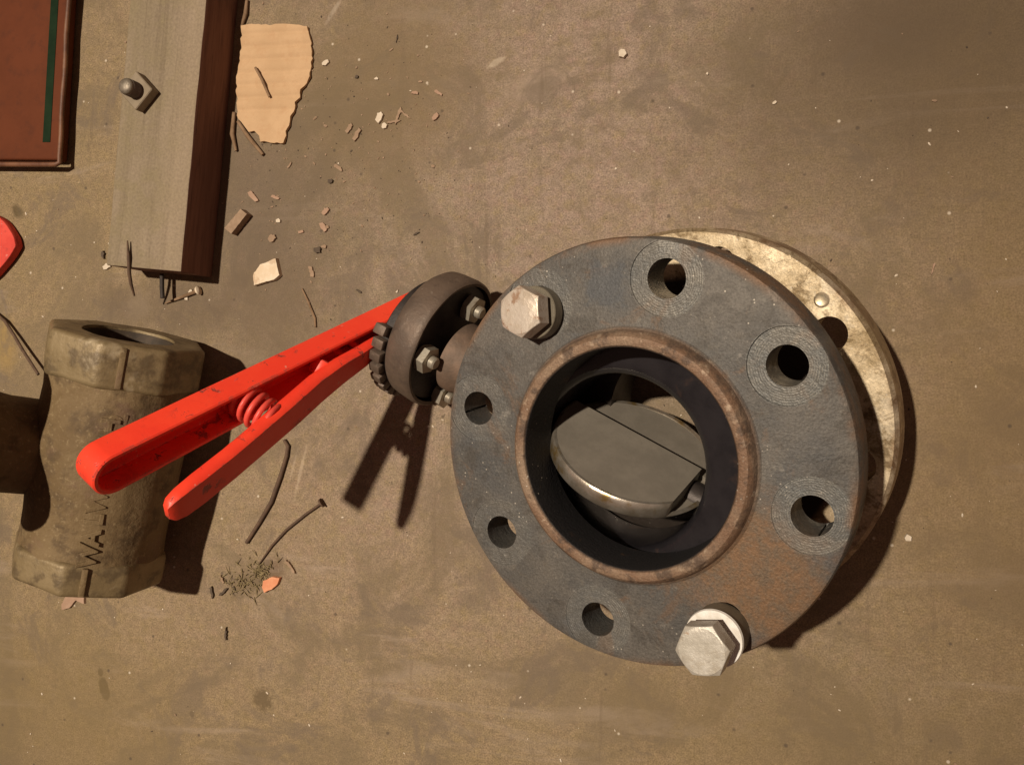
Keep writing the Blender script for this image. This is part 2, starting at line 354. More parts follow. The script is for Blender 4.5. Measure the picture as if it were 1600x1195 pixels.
def mat_red():
    b = NB('red_enamel')
    n = b.noise(70, 5, 0.7); n2 = b.noise(210, 3, 0.6)
    c = b.mix(b.ss(b.noise(25, 4, 0.6), 0.35, 0.65), (0.94, 0.066, 0.028), (0.88, 0.050, 0.024))
    chip = b.math('MULTIPLY', b.ss(n, 0.58, 0.63), b.ss(b.noise(18, 3, 0.6, co=b.map(loc=(4, 2, 7))), 0.47, 0.56))
    c = b.mix(b.math('MULTIPLY', chip, 0.75), c, (0.16, 0.055, 0.045))
    gr = b.noise(46, 6, 0.72, co=b.map(loc=(2, 9, 4)), dist=0.8); c = b.mix(b.math('MULTIPLY', b.ss(gr, 0.56, 0.70), 0.35), c, (0.42, 0.030, 0.020))
    geo = b.n('ShaderNodeNewGeometry'); bv_ = b.n('ShaderNodeBevel'); bv_.inputs[0].default_value = 0.0022; bv_.samples = 4
    ed = b.math('SUBTRACT', 1.0, b.vmath('DOT_PRODUCT', bv_.outputs[0], geo.outputs['Normal']))
    wear = b.math('MULTIPLY', b.ss(ed, 0.02, 0.09), b.ss(b.noise(95, 4, 0.7, co=b.map(loc=(6, 6, 1))), 0.50, 0.58)); c = b.mix(b.math('MULTIPLY', wear, 0.8), c, (0.17, 0.075, 0.06))
    sc = b.math('MULTIPLY', b.ss(n2, 0.69, 0.73), 0.6); c = b.mix(sc, c, (0.75, 0.33, 0.25))
    h = b.math('ADD', b.math('MULTIPLY', b.noise(120, 4, 0.6), 0.6), b.math('MULTIPLY', chip, -0.5))
    return b.done(c, b.math('ADD', 0.33, b.math('MULTIPLY', n, 0.2)), 0.0, b.bump(h, 0.0006, 0.6), spec=0.45)

def mat_wood(name, c1, c2, c3, along=(1, 0.06, 1), sc=60, dust=None):
    b = NB(name); co = b.map(scale=along)
    g = b.noise(sc, 5, 0.6, co=co, dist=0.4); g2 = b.noise(sc * 5, 4, 0.7, co=co)
    c = b.mix(b.ss(g, 0.32, 0.68), c1, c2); c = b.mix(b.math('MULTIPLY', b.ss(g2, 0.5, 0.72), 0.6), c, c3)
    if dust:
        d = b.math('MULTIPLY', b.ss(b.noise(30, 5, 0.65), 0.3, 0.6), 0.75); c = b.mix(d, c, dust)
        hue = b.ss(b.noise(60, 3, 0.6), 0.45, 0.7); c = b.mix(b.math('MULTIPLY', hue, 0.35), c, (0.215, 0.175, 0.095))
        gl = b.noise(95, 4, 0.6, co=b.map(scale=(1, 0.02, 1)), dist=0.5); c = b.mix(b.math('MULTIPLY', b.ss(gl, 0.54, 0.66), 0.55), c, (0.130, 0.096, 0.064))
        edg = b.ss(b.sep()[0], -0.034, -0.004); c = b.mix(b.math('MULTIPLY', edg, 0.5), c, (0.33, 0.255, 0.18))
        gr = b.math('ADD', b.math('MULTIPLY', b.noise(500, 3, 0.7), 0.8), 0.6); c = b.mix(1.0, c, b.comb(gr, gr, gr), 'MULTIPLY')
    h = b.math('ADD', b.math('MULTIPLY', g, 0.5), b.math('MULTIPLY', g2, 0.5))
    return b.done(c, 0.85, 0, b.bump(h, 0.0008, 0.7), spec=0.2)

M = {}
M['floor'] = mat_floor()
M['flange'] = mat_flange('grey_cast_steel')
M['rear'] = mat_flange('dirty_brass_coloured_steel', True)
M['rubber'] = mat_simple('black_rubber', (0.012, 0.011, 0.013), (0.020, 0.018, 0.020), 0.2, 0, 40, bumpd=0.0002, bscale=120, spec=0.5,
                         extra=[(35, 0.6, 0.75, (0.08, 0.045, 0.03), 0.6)])
M['disc'] = mat_simple('dull_disc_metal', (0.215, 0.190, 0.155), (0.27, 0.238, 0.195), 0.5, 0.2, 35, bumpd=0.00012, bscale=500,
                       extra=[(420, 0.5, 0.75, (0.22, 0.195, 0.16), 0.6)])
M['rim'] = mat_simple('worn_bright_metal', (0.62, 0.56, 0.48), (0.42, 0.36, 0.28), 0.3, 0.8, 90, bumpd=0.0002, extra=[(60, 0.52, 0.66, (0.36, 0.24, 0.08), 0.9)])
M['drum'] = mat_simple('brown_cast_iron', (0.105, 0.078, 0.060), (0.150, 0.108, 0.080), 0.55, 0.3, 45, bumpd=0.0005, bscale=260,
                       extra=[(90, 0.55, 0.72, (0.07, 0.052, 0.044), 0.7), (300, 0.62, 0.7, (0.25, 0.2, 0.16), 0.5)])
M['neck'] = mat_simple('rusty_neck_iron', (0.12, 0.085, 0.062), (0.185, 0.122, 0.085), 0.65, 0.2, 60, bumpd=0.0006, bscale=220)
M['dark'] = mat_simple('dark_iron', (0.030, 0.026, 0.026), (0.055, 0.045, 0.040), 0.5, 0.4, 60)
M['nut'] = mat_simple('zinc_nut', (0.46, 0.42, 0.34), (0.36, 0.31, 0.24), 0.36, 0.55, 120, bumpd=0.00015, extra=[(200, 0.58, 0.7, (0.2, 0.15, 0.1), 0.6)])
M['bolt'] = mat_simple('galvanised_bolt', (0.64, 0.61, 0.54), (0.50, 0.47, 0.40), 0.42, 0.35, 70, bumpd=0.00035, bscale=350,
                       extra=[(180, 0.6, 0.72, (0.34, 0.22, 0.13), 0.8), (95, 0.5, 0.66, (0.42, 0.37, 0.29), 0.7), (330, 0.62, 0.72, (0.2, 0.16, 0.12), 0.7)])
M['boltrust'] = mat_simple('galvanised_bolt_with_rust', (0.60, 0.53, 0.45), (0.50, 0.42, 0.33), 0.42, 0.35, 75, bumpd=0.0004, bscale=300,
                       extra=[(120, 0.52, 0.66, (0.33, 0.19, 0.11), 0.85)])
M['sleeve'] = mat_simple('olive_steel_sleeve', (0.15, 0.13, 0.095), (0.19, 0.165, 0.12), 0.5, 0.3, 80)
M['washer'] = mat_simple('bright_washer', (0.84, 0.82, 0.77), (0.66, 0.62, 0.55), 0.4, 0.0, 130)  # near white: the metallic highlight is painted in as matt colour
M['red'] = mat_red()
M['dull_red'] = mat_simple('dull_red_paint', (0.62, 0.062, 0.045), (0.70, 0.085, 0.060), 0.75, 0, 60, bumpd=0.0006, bscale=180, spec=0.2, extra=[(140, 0.55, 0.68, (0.42, 0.05, 0.04), 0.7), (260, 0.62, 0.7, (0.75, 0.3, 0.25), 0.5)])
M['spring'] = mat_simple('pale_red_spring', (0.74, 0.085, 0.06), (0.66, 0.06, 0.045), 0.42, 0, 90)
M['casting'] = mat_simple('dusty_iron_casting', (0.140, 0.092, 0.042), (0.200, 0.140, 0.072), 0.7, 0.05, 26, 0.33, 0.66, 0.0012, 130,
                          extra=[(48, 0.48, 0.66, (0.085, 0.056, 0.030), 0.8), (22, 0.52, 0.68, (0.17, 0.105, 0.070), 0.7), (340, 0.55, 0.72, (0.33, 0.25, 0.14), 0.5)], spec=0.25)
M['collar'] = mat_simple('worn_casting_collar', (0.20, 0.145, 0.072), (0.26, 0.195, 0.105), 0.5, 0.2, 40, bumpd=0.0006, bscale=160,
                         extra=[(60, 0.46, 0.64, (0.10, 0.070, 0.038), 0.8), (26, 0.58, 0.70, (0.46, 0.38, 0.25), 0.7)])
M['bore'] = mat_simple('dark_bore', (0.035, 0.026, 0.018), (0.075, 0.052, 0.033), 0.7, 0.1, 60)
M['timber'] = mat_wood('dusty_timber_top', (0.205, 0.160, 0.110), (0.285, 0.225, 0.160), (0.120, 0.088, 0.060), dust=(0.222, 0.176, 0.112))
M['timber_side'] = mat_wood('shade_toned_timber_side', (0.165, 0.080, 0.058), (0.235, 0.120, 0.084), (0.065, 0.034, 0.029), sc=110)  # red-brown wood, with the shade of the unlit side and end in its colour
M['rod'] = mat_simple('steel_rod', (0.17, 0.145, 0.11), (0.27, 0.23, 0.18), 0.5, 0.45, 120, bumpd=0.0005)
M['dusty_nut'] = mat_simple('dusty_square_nut', (0.215, 0.170, 0.115), (0.265, 0.21, 0.145), 0.75, 0.05, 90)
M['case'] = mat_simple('red_brown_case', (0.110, 0.030, 0.011), (0.128, 0.035, 0.013), 0.75, 0, 30, bumpd=0.0003, bscale=400, spec=0.15,
                       extra=[(90, 0.5, 0.72, (0.080, 0.025, 0.012), 0.5)])
M['case_rim'] = mat_simple('worn_case_rim', (0.105, 0.042, 0.022), (0.19, 0.085, 0.042), 0.55, 0, 60)
M['green'] = mat_simple('dark_green_stripe', (0.009, 0.021, 0.010), (0.013, 0.028, 0.013), 0.9, 0, 60, spec=0.1)
M['card'] = mat_simple('tan_cardboard', (0.49, 0.325, 0.185), (0.55, 0.37, 0.215), 0.85, 0, 40, bumpd=0.0003, bscale=500, extra=[(150, 0.5, 0.7, (0.47, 0.29, 0.16), 0.5)], spec=0.2)
M['twig'] = mat_simple('brown_twig', (0.16, 0.095, 0.05), (0.26, 0.165, 0.095), 0.85, 0, 120)
M['rustnail'] = mat_simple('rusted_nail', (0.085, 0.052, 0.034), (0.13, 0.078, 0.048), 0.8, 0.1, 200)
M['blacknail'] = mat_simple('black_nail', (0.028, 0.021, 0.018), (0.045, 0.034, 0.028), 0.7, 0.2, 200)
M['pale'] = mat_simple('pale_chip', (0.66, 0.52, 0.36), (0.74, 0.63, 0.48), 0.8, 0, 90, extra=[(60, 0.52, 0.62, (0.45, 0.30, 0.18), 0.6)])
M['woodchip'] = mat_simple('wood_chip', (0.27, 0.18, 0.115), (0.34, 0.235, 0.155), 0.85, 0, 150)
M['pinkchip'] = mat_simple('pink_brown_chip', (0.34, 0.215, 0.145), (0.40, 0.265, 0.185), 0.85, 0, 150)
M['stone'] = mat_simple('pale_grit', (0.55, 0.46, 0.35), (0.68, 0.59, 0.47), 0.8, 0, 200)
M['darkgrit'] = mat_simple('dark_grit', (0.07, 0.05, 0.035), (0.11, 0.08, 0.055), 0.85, 0, 200)
M['leaf'] = mat_simple('orange_leaf_scrap', (0.62, 0.24, 0.12), (0.70, 0.32, 0.17), 0.75, 0, 120)
M['moss'] = mat_simple('dry_moss', (0.18, 0.135, 0.065), (0.27, 0.21, 0.11), 0.9, 0, 200)

# ------------------------------------------------------------------ the floor
bm = bmesh.new(); vsx = [bm.verts.new((x, y, 0)) for x, y in ((-4000, -4000), (4000, -4000), (4000, 4000), (-4000, 4000))]; bm.faces.new(vsx)
struct(link('floor', bm, M['floor'], smooth=0))

# ------------------------------------------------------------------ the flanged assembly, leaning on its bolts
BROT = Matrix(((0.9724142820520773, 0.04589746089708142, -0.2287004310104032),
               (-0.07906048120676662, 0.9872681833036179, -0.13802526778720145),
               (0.21945364971332285, 0.1522989078082146, 0.963662357004738)))
FRAME = Matrix.Translation(Vector((0, 0, 19.797 * MM))) @ BROT.to_4x4()
Z1 = 109.803; FT = 24.0; RO = 114.5; BC = 95.25
RX, RY, RPH = 6.645, 4.315, 1.434319939023101
HANG = [PH - k * math.pi / 4 for k in range(8)]

# front flange
prof = [(58.5, Z1 - FT + 1), (59.5, Z1 - FT), (RO - 1.5, Z1 - FT), (RO, Z1 - FT + 1.5), (RO, Z1 - 3), (RO - .9, Z1 - 1), (RO - 3, Z1 - 0.05), (72, Z1),
        (69.2, Z1 + .5), (67.6, Z1 + 1.8), (66.8, Z1 + 4.2), (66.0, Z1 + 6.2), (64.4, Z1 + 7.6), (62.2, Z1 + 8.1), (60.0, Z1 + 7.6), (58.9, Z1 + 6.4), (58.5, Z1 + 4)]
def holes(hr, z0, z1, angs, r=BC): return [cyl(hr, z0, z1, r * math.cos(a), r * math.sin(a), 40) for a in angs]
cuts = []
for i, a in enumerate(HANG):
    cuts.append(cyl(10.2 if i in (0, 1, 2) else 9.6, Z1 - 60, Z1 + 40, BC * math.cos(a), BC * math.sin(a), 48))
    dep = (0.9, 1.3, 0.7, 0.6, 0.4, 0.4, 0.5, 0.8)[i]
    if i != 3: cuts.append(cyl(19.3, Z1 - dep, Z1 + 40, BC * math.cos(a) , BC * math.sin(a), 64))
bmF = boolean(lathe(prof, 160), cuts)
fl = empty('pipe_flange', 'grey steel pipe flange with rusty raised hub and bolt holes, on top of the valve', 'flange', FRAME, group='pair of pipe flanges')
link('flange_ring', bmF, M['flange'], fl, 28)

# rear flange, lying below
prof = [(52, 1), (54, 0), (65.5, 0), (67, 2), (68, 7), (71, 9), (RO - 1.5, 9), (RO, 10.5), (RO, 30.5), (RO - 2.2, 33), (52, 33)]
cuts = [cyl(9.8, -20, 60, BC * math.cos(RPH - k * math.pi / 4), BC * math.sin(RPH - k * math.pi / 4), 40) for k in range(8)]
bmR = boolean(lathe(prof, 160), cuts)
bmesh.ops.transform(bmR, matrix=Matrix.Translation((0, 0, 0)), verts=bmR.verts)
FR2 = FRAME @ Matrix.Translation(Vector((RX, RY, 0)) * MM)
fr = empty('pipe_flange', 'tan grime covered pipe flange lying behind and under the grey one', 'flange', FR2, group='pair of pipe flanges')
link('flange_ring', bmR, M['rear'], fr, 28)
# crusted grime flakes stuck on its face
bm = bmesh.new(); rng = random.Random(3)
def flake(a, rr, s_, h_):
    n = rng.randint(6, 9); pts = []
    for k in range(n):
        t = 2 * math.pi * k / n; q = s_ * rng.uniform(.55, 1.2); pts.append((rr * math.cos(a) + q * math.cos(t) * 1.4 * abs(math.sin(a)) + q * math.cos(t) * .6, rr * math.sin(a) + q * math.sin(t)))
    prism(pts, 32.8, 33 + h_, None, bm)
for k in range(60):
    fa = rng.gauss(52, 16)
    if min(abs(fa - q) for q in (82.2, 37.2, -7.8)) > 9.5: flake(R(fa), rng.uniform(100, 112), rng.uniform(.5, 2.2), rng.uniform(.15, .7))
gr = link('grime_crust', bm, M['rear'], fr, 0); gr['kind'] = 'stuff'
link('weld_stub', lathe([(0, 33), (4.2, 33), (4.2, 33.6), (3.2, 34.4), (2.6, 34.2), (0, 33.9)], 24, Matrix.Translation((104 * math.cos(R(47)), 104 * math.sin(R(47)), -.2)), closed=False), M['rear'], fr, 40)

# hex bolts
def hexpts(af, rot=0): return [(af / math.sqrt(3) * math.cos(R(60 * k) + rot), af / math.sqrt(3) * math.sin(R(60 * k) + rot)) for k in range(6)]
def hexhead(af, h, rot=0, mtx=None, cham=True, bm=None):
    """hex prism cut by a cone, z 0..h"""
    bm = bm or bmesh.new(); rc = af / math.sqrt(3); n = 72; top = []; mid = []; low = []
    for k in range(n):
        a = 2 * math.pi * k / n; ph = ((a) % (math.pi / 3)) - math.pi / 6
        rr = (af / 2) / math.cos(ph); x, y = math.cos(a + rot), math.sin(a + rot)
        zt = h - (rr - af / 2 * 0.97) * 0.62 if cham else h
        top.append(bm.verts.new((x * af / 2 * 0.955, y * af / 2 * 0.955, h)))
        mid.append(bm.verts.new((x * rr, y * rr, zt))); low.append(bm.verts.new((x * rr, y * rr, 0)))
    bm.faces.new(top); bm.faces.new(low[::-1])
    for k in range(n):
        j = (k + 1) % n; bm.faces.new((low[k], low[j], mid[j], mid[k])); bm.faces.new((mid[k], mid[j], top[j], top[k]))
    if mtx is not None: bmesh.ops.transform(bm, matrix=mtx, verts=top + mid + low)
    return bm
def make_bolt(label, base, top, sleeve_h, head_h, mat, rot, end_z, washer=True):
    ax = (Vector(top) - Vector(base)).normalized(); L = (Vector(top) - Vector(base)).length
    m = FRAME @ (Matrix.Translation(Vector(base) * MM) @ frame_z(ax).to_4x4())
    e = empty('hex_bolt', label, 'bolt', m, group='hex bolts through the flanges')
    link('head', bevel(hexhead(24, head_h, rot, Matrix.Translation((0, 0, L - head_h))), 0.25, 1, 60), mat, e, 25)
    link('shank', lathe([(0, end_z), (7.2, end_z), (8, end_z + 1.5), (8, L - head_h + .2), (0, L - head_h + .2)], 32, closed=False), M['sleeve'], e)
    link('spacer_sleeve', bevel(lathe([(8.3, 0.1), (14.2, 0.1), (14.2, sleeve_h), (8.3, sleeve_h)], 64), .4, 1), M['sleeve'], e)
    if washer:
        link('washer', lathe([(8.3, sleeve_h + .05), (14.4, sleeve_h + .05), (15.0, sleeve_h + .7), (14.6, sleeve_h + 2.2), (8.3, sleeve_h + 2.6)], 64), M['washer'], e)
    return e
make_bolt('whitish hex bolt raised on a sleeve at the lower edge beside the orange rust', (52.78, -83.68, Z1), (52.78, -81.5, Z1 + 34), 13.5, 10.5, M['bolt'], R(12), -130)
make_bolt('rust-mottled galvanised hex bolt beside the brown valve drum on the grey flange', (-53.75, 73.42, Z1 - .8), (-56.0, 75.6, Z1 + 19.5), 7.5, 10.0, M['boltrust'], R(-8), -130, washer=False)

# ------------------------------------------------------------------ butterfly valve clamped (slid aside) between the flanges
SV = Vector((-0.926529, 0.376224, 0)); NV = Vector((0.376224, 0.926529, 0)); ZV = Vector((0, 0, 1))
# right-handed local axes: a = stem, b = -n, c = z   (a x b = c)
VM = Matrix((( SV.x, -NV.x, 0), (SV.y, -NV.y, 0), (0, 0, 1))).to_4x4()
VF = FRAME @ Matrix.Translation(Vector((-18.5, -11.0, 59.401)) * MM) @ VM
bv = empty('butterfly_valve', 'lever operated butterfly valve with red squeeze handle and dark brown drum, held between the flanges', 'valve', VF)
HW = 26.2                                         # half face-to-face
body = lathe([(58, -HW + 2), (75, -HW + .6), (77, -HW + 3), (77, HW - 3), (75, HW - .6), (58, HW - 2)], 96)
link('valve_body', body, M['neck'], bv)
seat = [(70, HW), (57, HW - .05), (54, HW - .9), (51.8, HW - 2.6), (50.4, HW - 5), (49.8, HW - 9), (49.6, 0), (49.8, -HW + 9), (50.4, -HW + 5), (51.8, -HW + 2.6), (54, -HW + .9), (57, -HW + .05), (70, -HW),
        (70, -HW + 2), (55, -HW + 4), (55, HW - 4), (70, HW - 2)]
link('rubber_seat', lathe(seat, 128), M['rubber'], bv, 60)
AX = Matrix.Rotation(R(90), 4, 'Y')               # lathe z -> stem axis a (+x)
# neck from body to drum
link('stem_neck', lathe([(0, 70), (27, 70), (25, 80), (21, 90), (19, 104), (19.5, 118), (23, 124), (23, 130), (0, 130)], 48, AX, closed=False), M['neck'], bv, 40)
link('stem', lathe([(0, 128), (8, 128), (8, 192), (7, 193), (0, 193)], 24, AX, closed=False), M['dark'], bv)
# drum: cup open towards the flanges
drum = lathe([(40.5, 137), (42.5, 136.6), (43.6, 138), (44, 141), (43.6, 150), (43.0, 155), (41.0, 157.5), (0, 157.5), (0, 152), (40, 152)], 96, Matrix.Translation((0, -5, 1)) @ AX, closed=False)
link('drum', rough(drum, .35, .05), M['drum'], bv, 40)
link('back_plate', lathe([(0, 140), (39.5, 140), (39.5, 151), (0, 151)], 64, Matrix.Translation((0, -5, 1)) @ AX, closed=False), M['dark'], bv)
for k, ang in enumerate((90, -8, 188, 270)):
    # angle measured from +n towards z
    y = -31 * math.cos(R(ang)); z = 31 * math.sin(R(ang)) - 1
    T = Matrix.Translation((0, y, z)) @ AX
    bmn = hexhead(15.5, 7.5, R(15 * k), T @ Matrix.Translation((0, 0, 131.5)))
    nt = link('mounting_nut', bmn, M['nut'], bv, 25)
    link('stud_end', lathe([(0, 127), (3.2, 127), (4, 128), (4, 146), (0, 146)], 20, T, closed=False), M['nut'], nt)
# notch plate with teeth behind the drum
npl = link('notch_plate', lathe([(0, 157.8), (36, 157.8), (38, 159), (38, 165.5), (36.5, 167), (0, 167)], 64, AX, closed=False), M['dark'], bv)
for k in range(10):
    ang = 80 + k * 12.5
    T = Matrix.Rotation(R(-(ang - 90)), 4, 'X')      # rotate about stem: 90deg = +z ; larger -> -n
    tb = bevel(box(159.5, 168.0, -3.3, 3.3, 34, 43.5 if k else 46, Matrix.Rotation(R(90 - ang), 4, 'X')), .9, 2)
    link('tooth', rough(tb, .3, .2, k), M['drum'], npl, 40)

# squeeze handle: channel section
def loftchan(P0, P1, w0, w1, depth0, depth1, wall, opening, nseg=26):
    """U channel from P0 (base) to rounded tip P1; opening: unit dir the open side faces. returns bmesh"""
    P0, P1 = Vector(P0), Vector(P1); h = (P1 - P0); Lh = h.length; h.normalize()
    o = Vector(opening); o = (o - h * o.dot(h)).normalized(); q = h.cross(o)
    def outline(inset):
        pts = []
        n = 16
        tipc = Lh - w1
        pts.append((0 + inset, w0 - inset))
        for f in (0.33, 0.66): pts.append((tipc * f, w0 + (w1 - w0) * f - inset))
        for k in range(n + 1):
            a = math.pi / 2 - math.pi * k / n
            pts.append((tipc + (w1 - inset) * math.cos(a), (w1 - inset) * math.sin(a)))
        for f in (0.66, 0.33): pts.append((tipc * f, -(w0 + (w1 - w0) * f - inset)))
        pts.append((0 + inset, -(w0 - inset)))
        return pts
    def dep(t): return depth0 + (depth1 - depth0) * max(0, min(1, t / Lh))
    bm = bmesh.new()
    def ring(pts, fz): return [bm.verts.new(P0 + h * t + q * y + o * fz(t)) for t, y in pts]
    A = ring(outline(wall * 0.4), lambda t: 0); A2 = ring(outline(wall * .12), lambda t: .5); A3 = ring(outline(0), lambda t: 1.6)
    B = ring(outline(0), lambda t: dep(t) - .8); C1 = ring(outline(wall * .25), lambda t: dep(t)); C2 = ring(outline(wall * .8), lambda t: dep(t)); D = ring(outline(wall), lambda t: dep(t) - .8)
    E_ = ring(outline(wall), lambda t: wall + 1.0); F_ = ring(outline(wall * 1.4), lambda t: wall)
    seq = [A, A2, A3, B, C1, C2, D, E_, F_]
    bm.faces.new(A); n = len(A)
    for a, b_ in zip(seq, seq[1:]):
        for i in range(n):
            j = (i + 1) % n; bm.faces.new((a[i], a[j], b_[j], b_[i]))
    bm.faces.new(F_[::-1])
    return bm
def loc(a, n, z): return Vector((a, -n, z))        # valve local: stem, across, axis
HB, HT = loc(187, 13, -20), loc(208, -75.0, 204.5)
link('handle', rough(loftchan(HB, HT, 9.5, 12.5, 16, 17, 3.2, (-1, 0, 0)), .5, .05, 2), M['red'], bv, 40)
# lever: solid tapering bar with hump
def bar(pts, halfw, halft, opening=(-1, 0, 0)):
    """bar along pts; halfw across (list), halft along the stem direction"""
    bm = bmesh.new(); rings = []; pts = [Vector(p) for p in pts]
    for i, p in enumerate(pts):
        t = (pts[min(i + 1, len(pts) - 1)] - pts[max(i - 1, 0)]).normalized()
        o = Vector(opening); o = (o - t * o.dot(t)).normalized(); q = t.cross(o); w = halfw[i]; d = halft[i]
        c = 0.28
        sec = [(w, d * .6), (w - c * d, d), (-w + c * d, d), (-w, d * .6), (-w, -d * .6), (-w + c * d, -d), (w - c * d, -d), (w, -d * .6)]
        rings.append([bm.verts.new(p + q * x + o * y) for x, y in sec])
    for a, b_ in zip(rings, rings[1:]):
        for k in range(8): bm.faces.new((a[k], a[(k + 1) % 8], b_[(k + 1) % 8], b_[k]))
    bm.faces.new(rings[0][::-1]); bm.faces.new(rings[-1]); return bm
def lerp(a, b_, t): return a + (b_ - a) * t
LB, LT = loc(172, -9, 30), loc(158.5, -78, 186)
lp = [0, .08, .2, .32, .45, .6, .75, .88, .95, .985, 1.0]
ofs = [1, 1, 3, 3.5, 2, 1, 0, 0, 0.2, 0.4, 0.8]
lpts = [lerp(LB, LT, t) + Vector((o_, 0, 0)) for t, o_ in zip(lp, ofs)]
lw = [5.5, 7, 8.5, 9.2, 9.2, 9.2, 9.2, 9.2, 8.6, 7.0, 4.2]
link('lever', rough(bar(lpts, lw, [3.6, 3.8, 4.2, 4.5, 4.5, 4.5, 4.4, 4.2, 3.9, 3.2, 2.0]), .35, .06, 5), M['red'], bv, 45)
# pivot ear and pin
link('pivot_ear', bevel(lathe([(0, -5), (7.5, -5), (7.5, 5), (0, 5)], 32, Matrix.Translation(lerp(lerp(HB, HT, .40), lerp(LB, LT, .22), .55)) @ frame_z(Vector((0, -0.93, -.36))).to_4x4(), closed=False), 1.2, 2), M['red'], bv, 40)
link('pivot_pin', tube([lerp(HB, HT, .27) + Vector((-3, 0, 0)), lerp(LB, LT, .06) + Vector((2, 0, 0))], 2.0, 12), M['red'], bv)
link('lever_tie', tube([lerp(HB, HT, .33) + Vector((-3, 0, 0)), lerp(LB, LT, .12) + Vector((2, 0, 0))], 1.6, 12), M['red'], bv)
# spring
s0, s1 = lerp(HB, HT, .615) + Vector((-3, -1, 0)), lerp(LB, LT, .53) + Vector((2, 0, 0))
d = s1 - s0; fz = frame_z(d); hp = []
turns = 5.5
for k in range(int(turns * 20) + 1):
    a = 2 * math.pi * k / 20; t = k / (turns * 20); hp.append(s0 + d * t + fz @ Vector((9.6 * math.cos(a), 9.6 * math.sin(a), 0)))
link('coil_spring', tube(hp, 1.75, 8), M['spring'], bv, 80)

# disc
PHI = R(-70)
e = NV * math.cos(PHI) + ZV * math.sin(PHI)
eL = Vector((0, -math.cos(PHI), math.sin(PHI)))    # in valve local axes (b = -n)
aL = Vector((1, 0, 0)); nL = aL.cross(eL)
if nL.z < 0: nL = -nL
DM = Matrix((aL, eL, nL)).transposed().to_4x4()
dprof = [(0, 7.6), (46.8, 7.6), (46.8, 3.2)]
disc = lathe(dprof + [(46.8, -2.8), (46.5, -3.6), (0, -4.5)], 96, closed=False)
disc = boolean(disc, [box(-80, -38.5, -80, 8.7, -3.0, 14), box(-80, 80, 8.5, 11.4, -2.2, 12), box(-80, 80, 8.6, 80, 1.0, 14, Matrix.Translation((0, 9, 1)) @ Matrix.Rotation(R(-3), 4, 'X') @ Matrix.Translation((0, -9, -1)))])
bmesh.ops.transform(disc, matrix=DM, verts=disc.verts)
dob = link('disc', disc, M['disc'], bv, 35)
rimb = lathe([(46.6, 7.7), (48.0, 7.6), (49.0, 6.6), (49.4, 4.5), (49.4, -1.2), (48.6, -2.6), (46.6, -3.0)], 96)
rimb = boolean(rimb, [box(-80, -38.5, -80, 8.7, -1.0, 14), box(-80, 80, 8.5, 80, -.6, 14)])
bmesh.ops.transform(rimb, matrix=DM, verts=rimb.verts)
link('disc_rim', rimb, M['rim'], dob, 40)
shaft = lathe([(0, -49.2), (9, -49.2), (9, 49.2), (0, 49.2)], 32, Matrix.Translation(-nL * 6.5) @ AX, closed=False)
link('disc_shaft', shaft, M['dark'], dob, 40)

# ------------------------------------------------------------------ old iron valve body at the left
x_c, zc = -416.0, 50.0
y0, y1 = -118.0, 60.0
AXY = Matrix.Rotation(R(-90), 4, 'X')              # lathe z -> +y
ROT = Matrix.Rotation(R(-14.0), 4, 'Z'); TILT = Matrix.Rotation(R(2.4), 4, 'X')   # its near end rests on the floor, the far end is propped
iv = empty('iron_valve_body', 'dusty brown cast iron valve body with faceted ends lying behind the red handle', 'valve body', Matrix.Translation(Vector((x_c, (y0 + y1) / 2, zc + 4)) * MM) @ ROT @ TILT)
hl = (y1 - y0) / 2
OCT = [(50.5 / math.cos(R(22.5)) * math.cos(R(22.5 + 45 * k)), 50.5 / math.cos(R(22.5)) * math.sin(R(22.5 + 45 * k))) for k in range(8)]
bodyp = [(0, -hl + 16), (49.5, -hl + 16), (49.2, -hl + 24), (48.8, -hl + 32), (49.0, -hl + 44), (50, -hl + 60), (51, -8), (51.5, 8), (51, hl - 72), (49.5, hl - 55), (48.5, hl - 42), (49.2, hl - 32), (50, hl - 22), (0, hl - 22)]
link('barrel', rough(rough(lathe(bodyp, 96, AXY, closed=False), .8, .025, 4), .45, .13, 8), M['casting'], iv, 50)
def octcollar(za, zb, sc, holer=31):
    bm = prism([(x * sc, y * sc) for x, y in OCT], za, zb)
    bevel(bm, 3.8, 4)
    return boolean(bm, [cyl(holer, min(za, zb) - 20, max(za, zb) + 20, seg=48)])
for (za, zb, sc) in ((hl - 32, hl, 1.0), (-hl, -hl + 24, 0.98)):
    bm = octcollar(za, zb, sc); bmesh.ops.transform(bm, matrix=AXY, verts=bm.verts)
    bmesh.ops.triangulate(bm, faces=bm.faces)
    bmesh.ops.subdivide_edges(bm, edges=[e_ for e_ in bm.edges if e_.calc_length() > 9], cuts=2)
    link('end_collar', rough(rough(bm, .5, .03, za), .35, .12, za), M['collar'], iv, 40)
    # raised ribs on two corners of the collar
    for ang in (38,):
        rb = bevel(box(-2.0, 2.0, 43.0, 46.6, za + 2, zb - 2), .8, 2)
        T = AXY @ Matrix.Rotation(R(-ang if False else ang), 4, 'Z')
        bmesh.ops.transform(rb, matrix=Matrix.Translation((3.2, 0, 4.6)) @ Matrix.Rotation(R(38), 4, 'Y') @ Matrix(((1, 0, 0, 0), (0, 0, 1, 0), (0, 1, 0, 0), (0, 0, 0, 1))), verts=rb.verts)
        link('collar_rib', rb, M['casting'], iv, 40)
link('bore_lining', lathe([(30, -hl + 2), (30.9, -hl + 2), (30.9, hl - 2), (30, hl - 2)], 48, AXY), M['bore'], iv, 40)
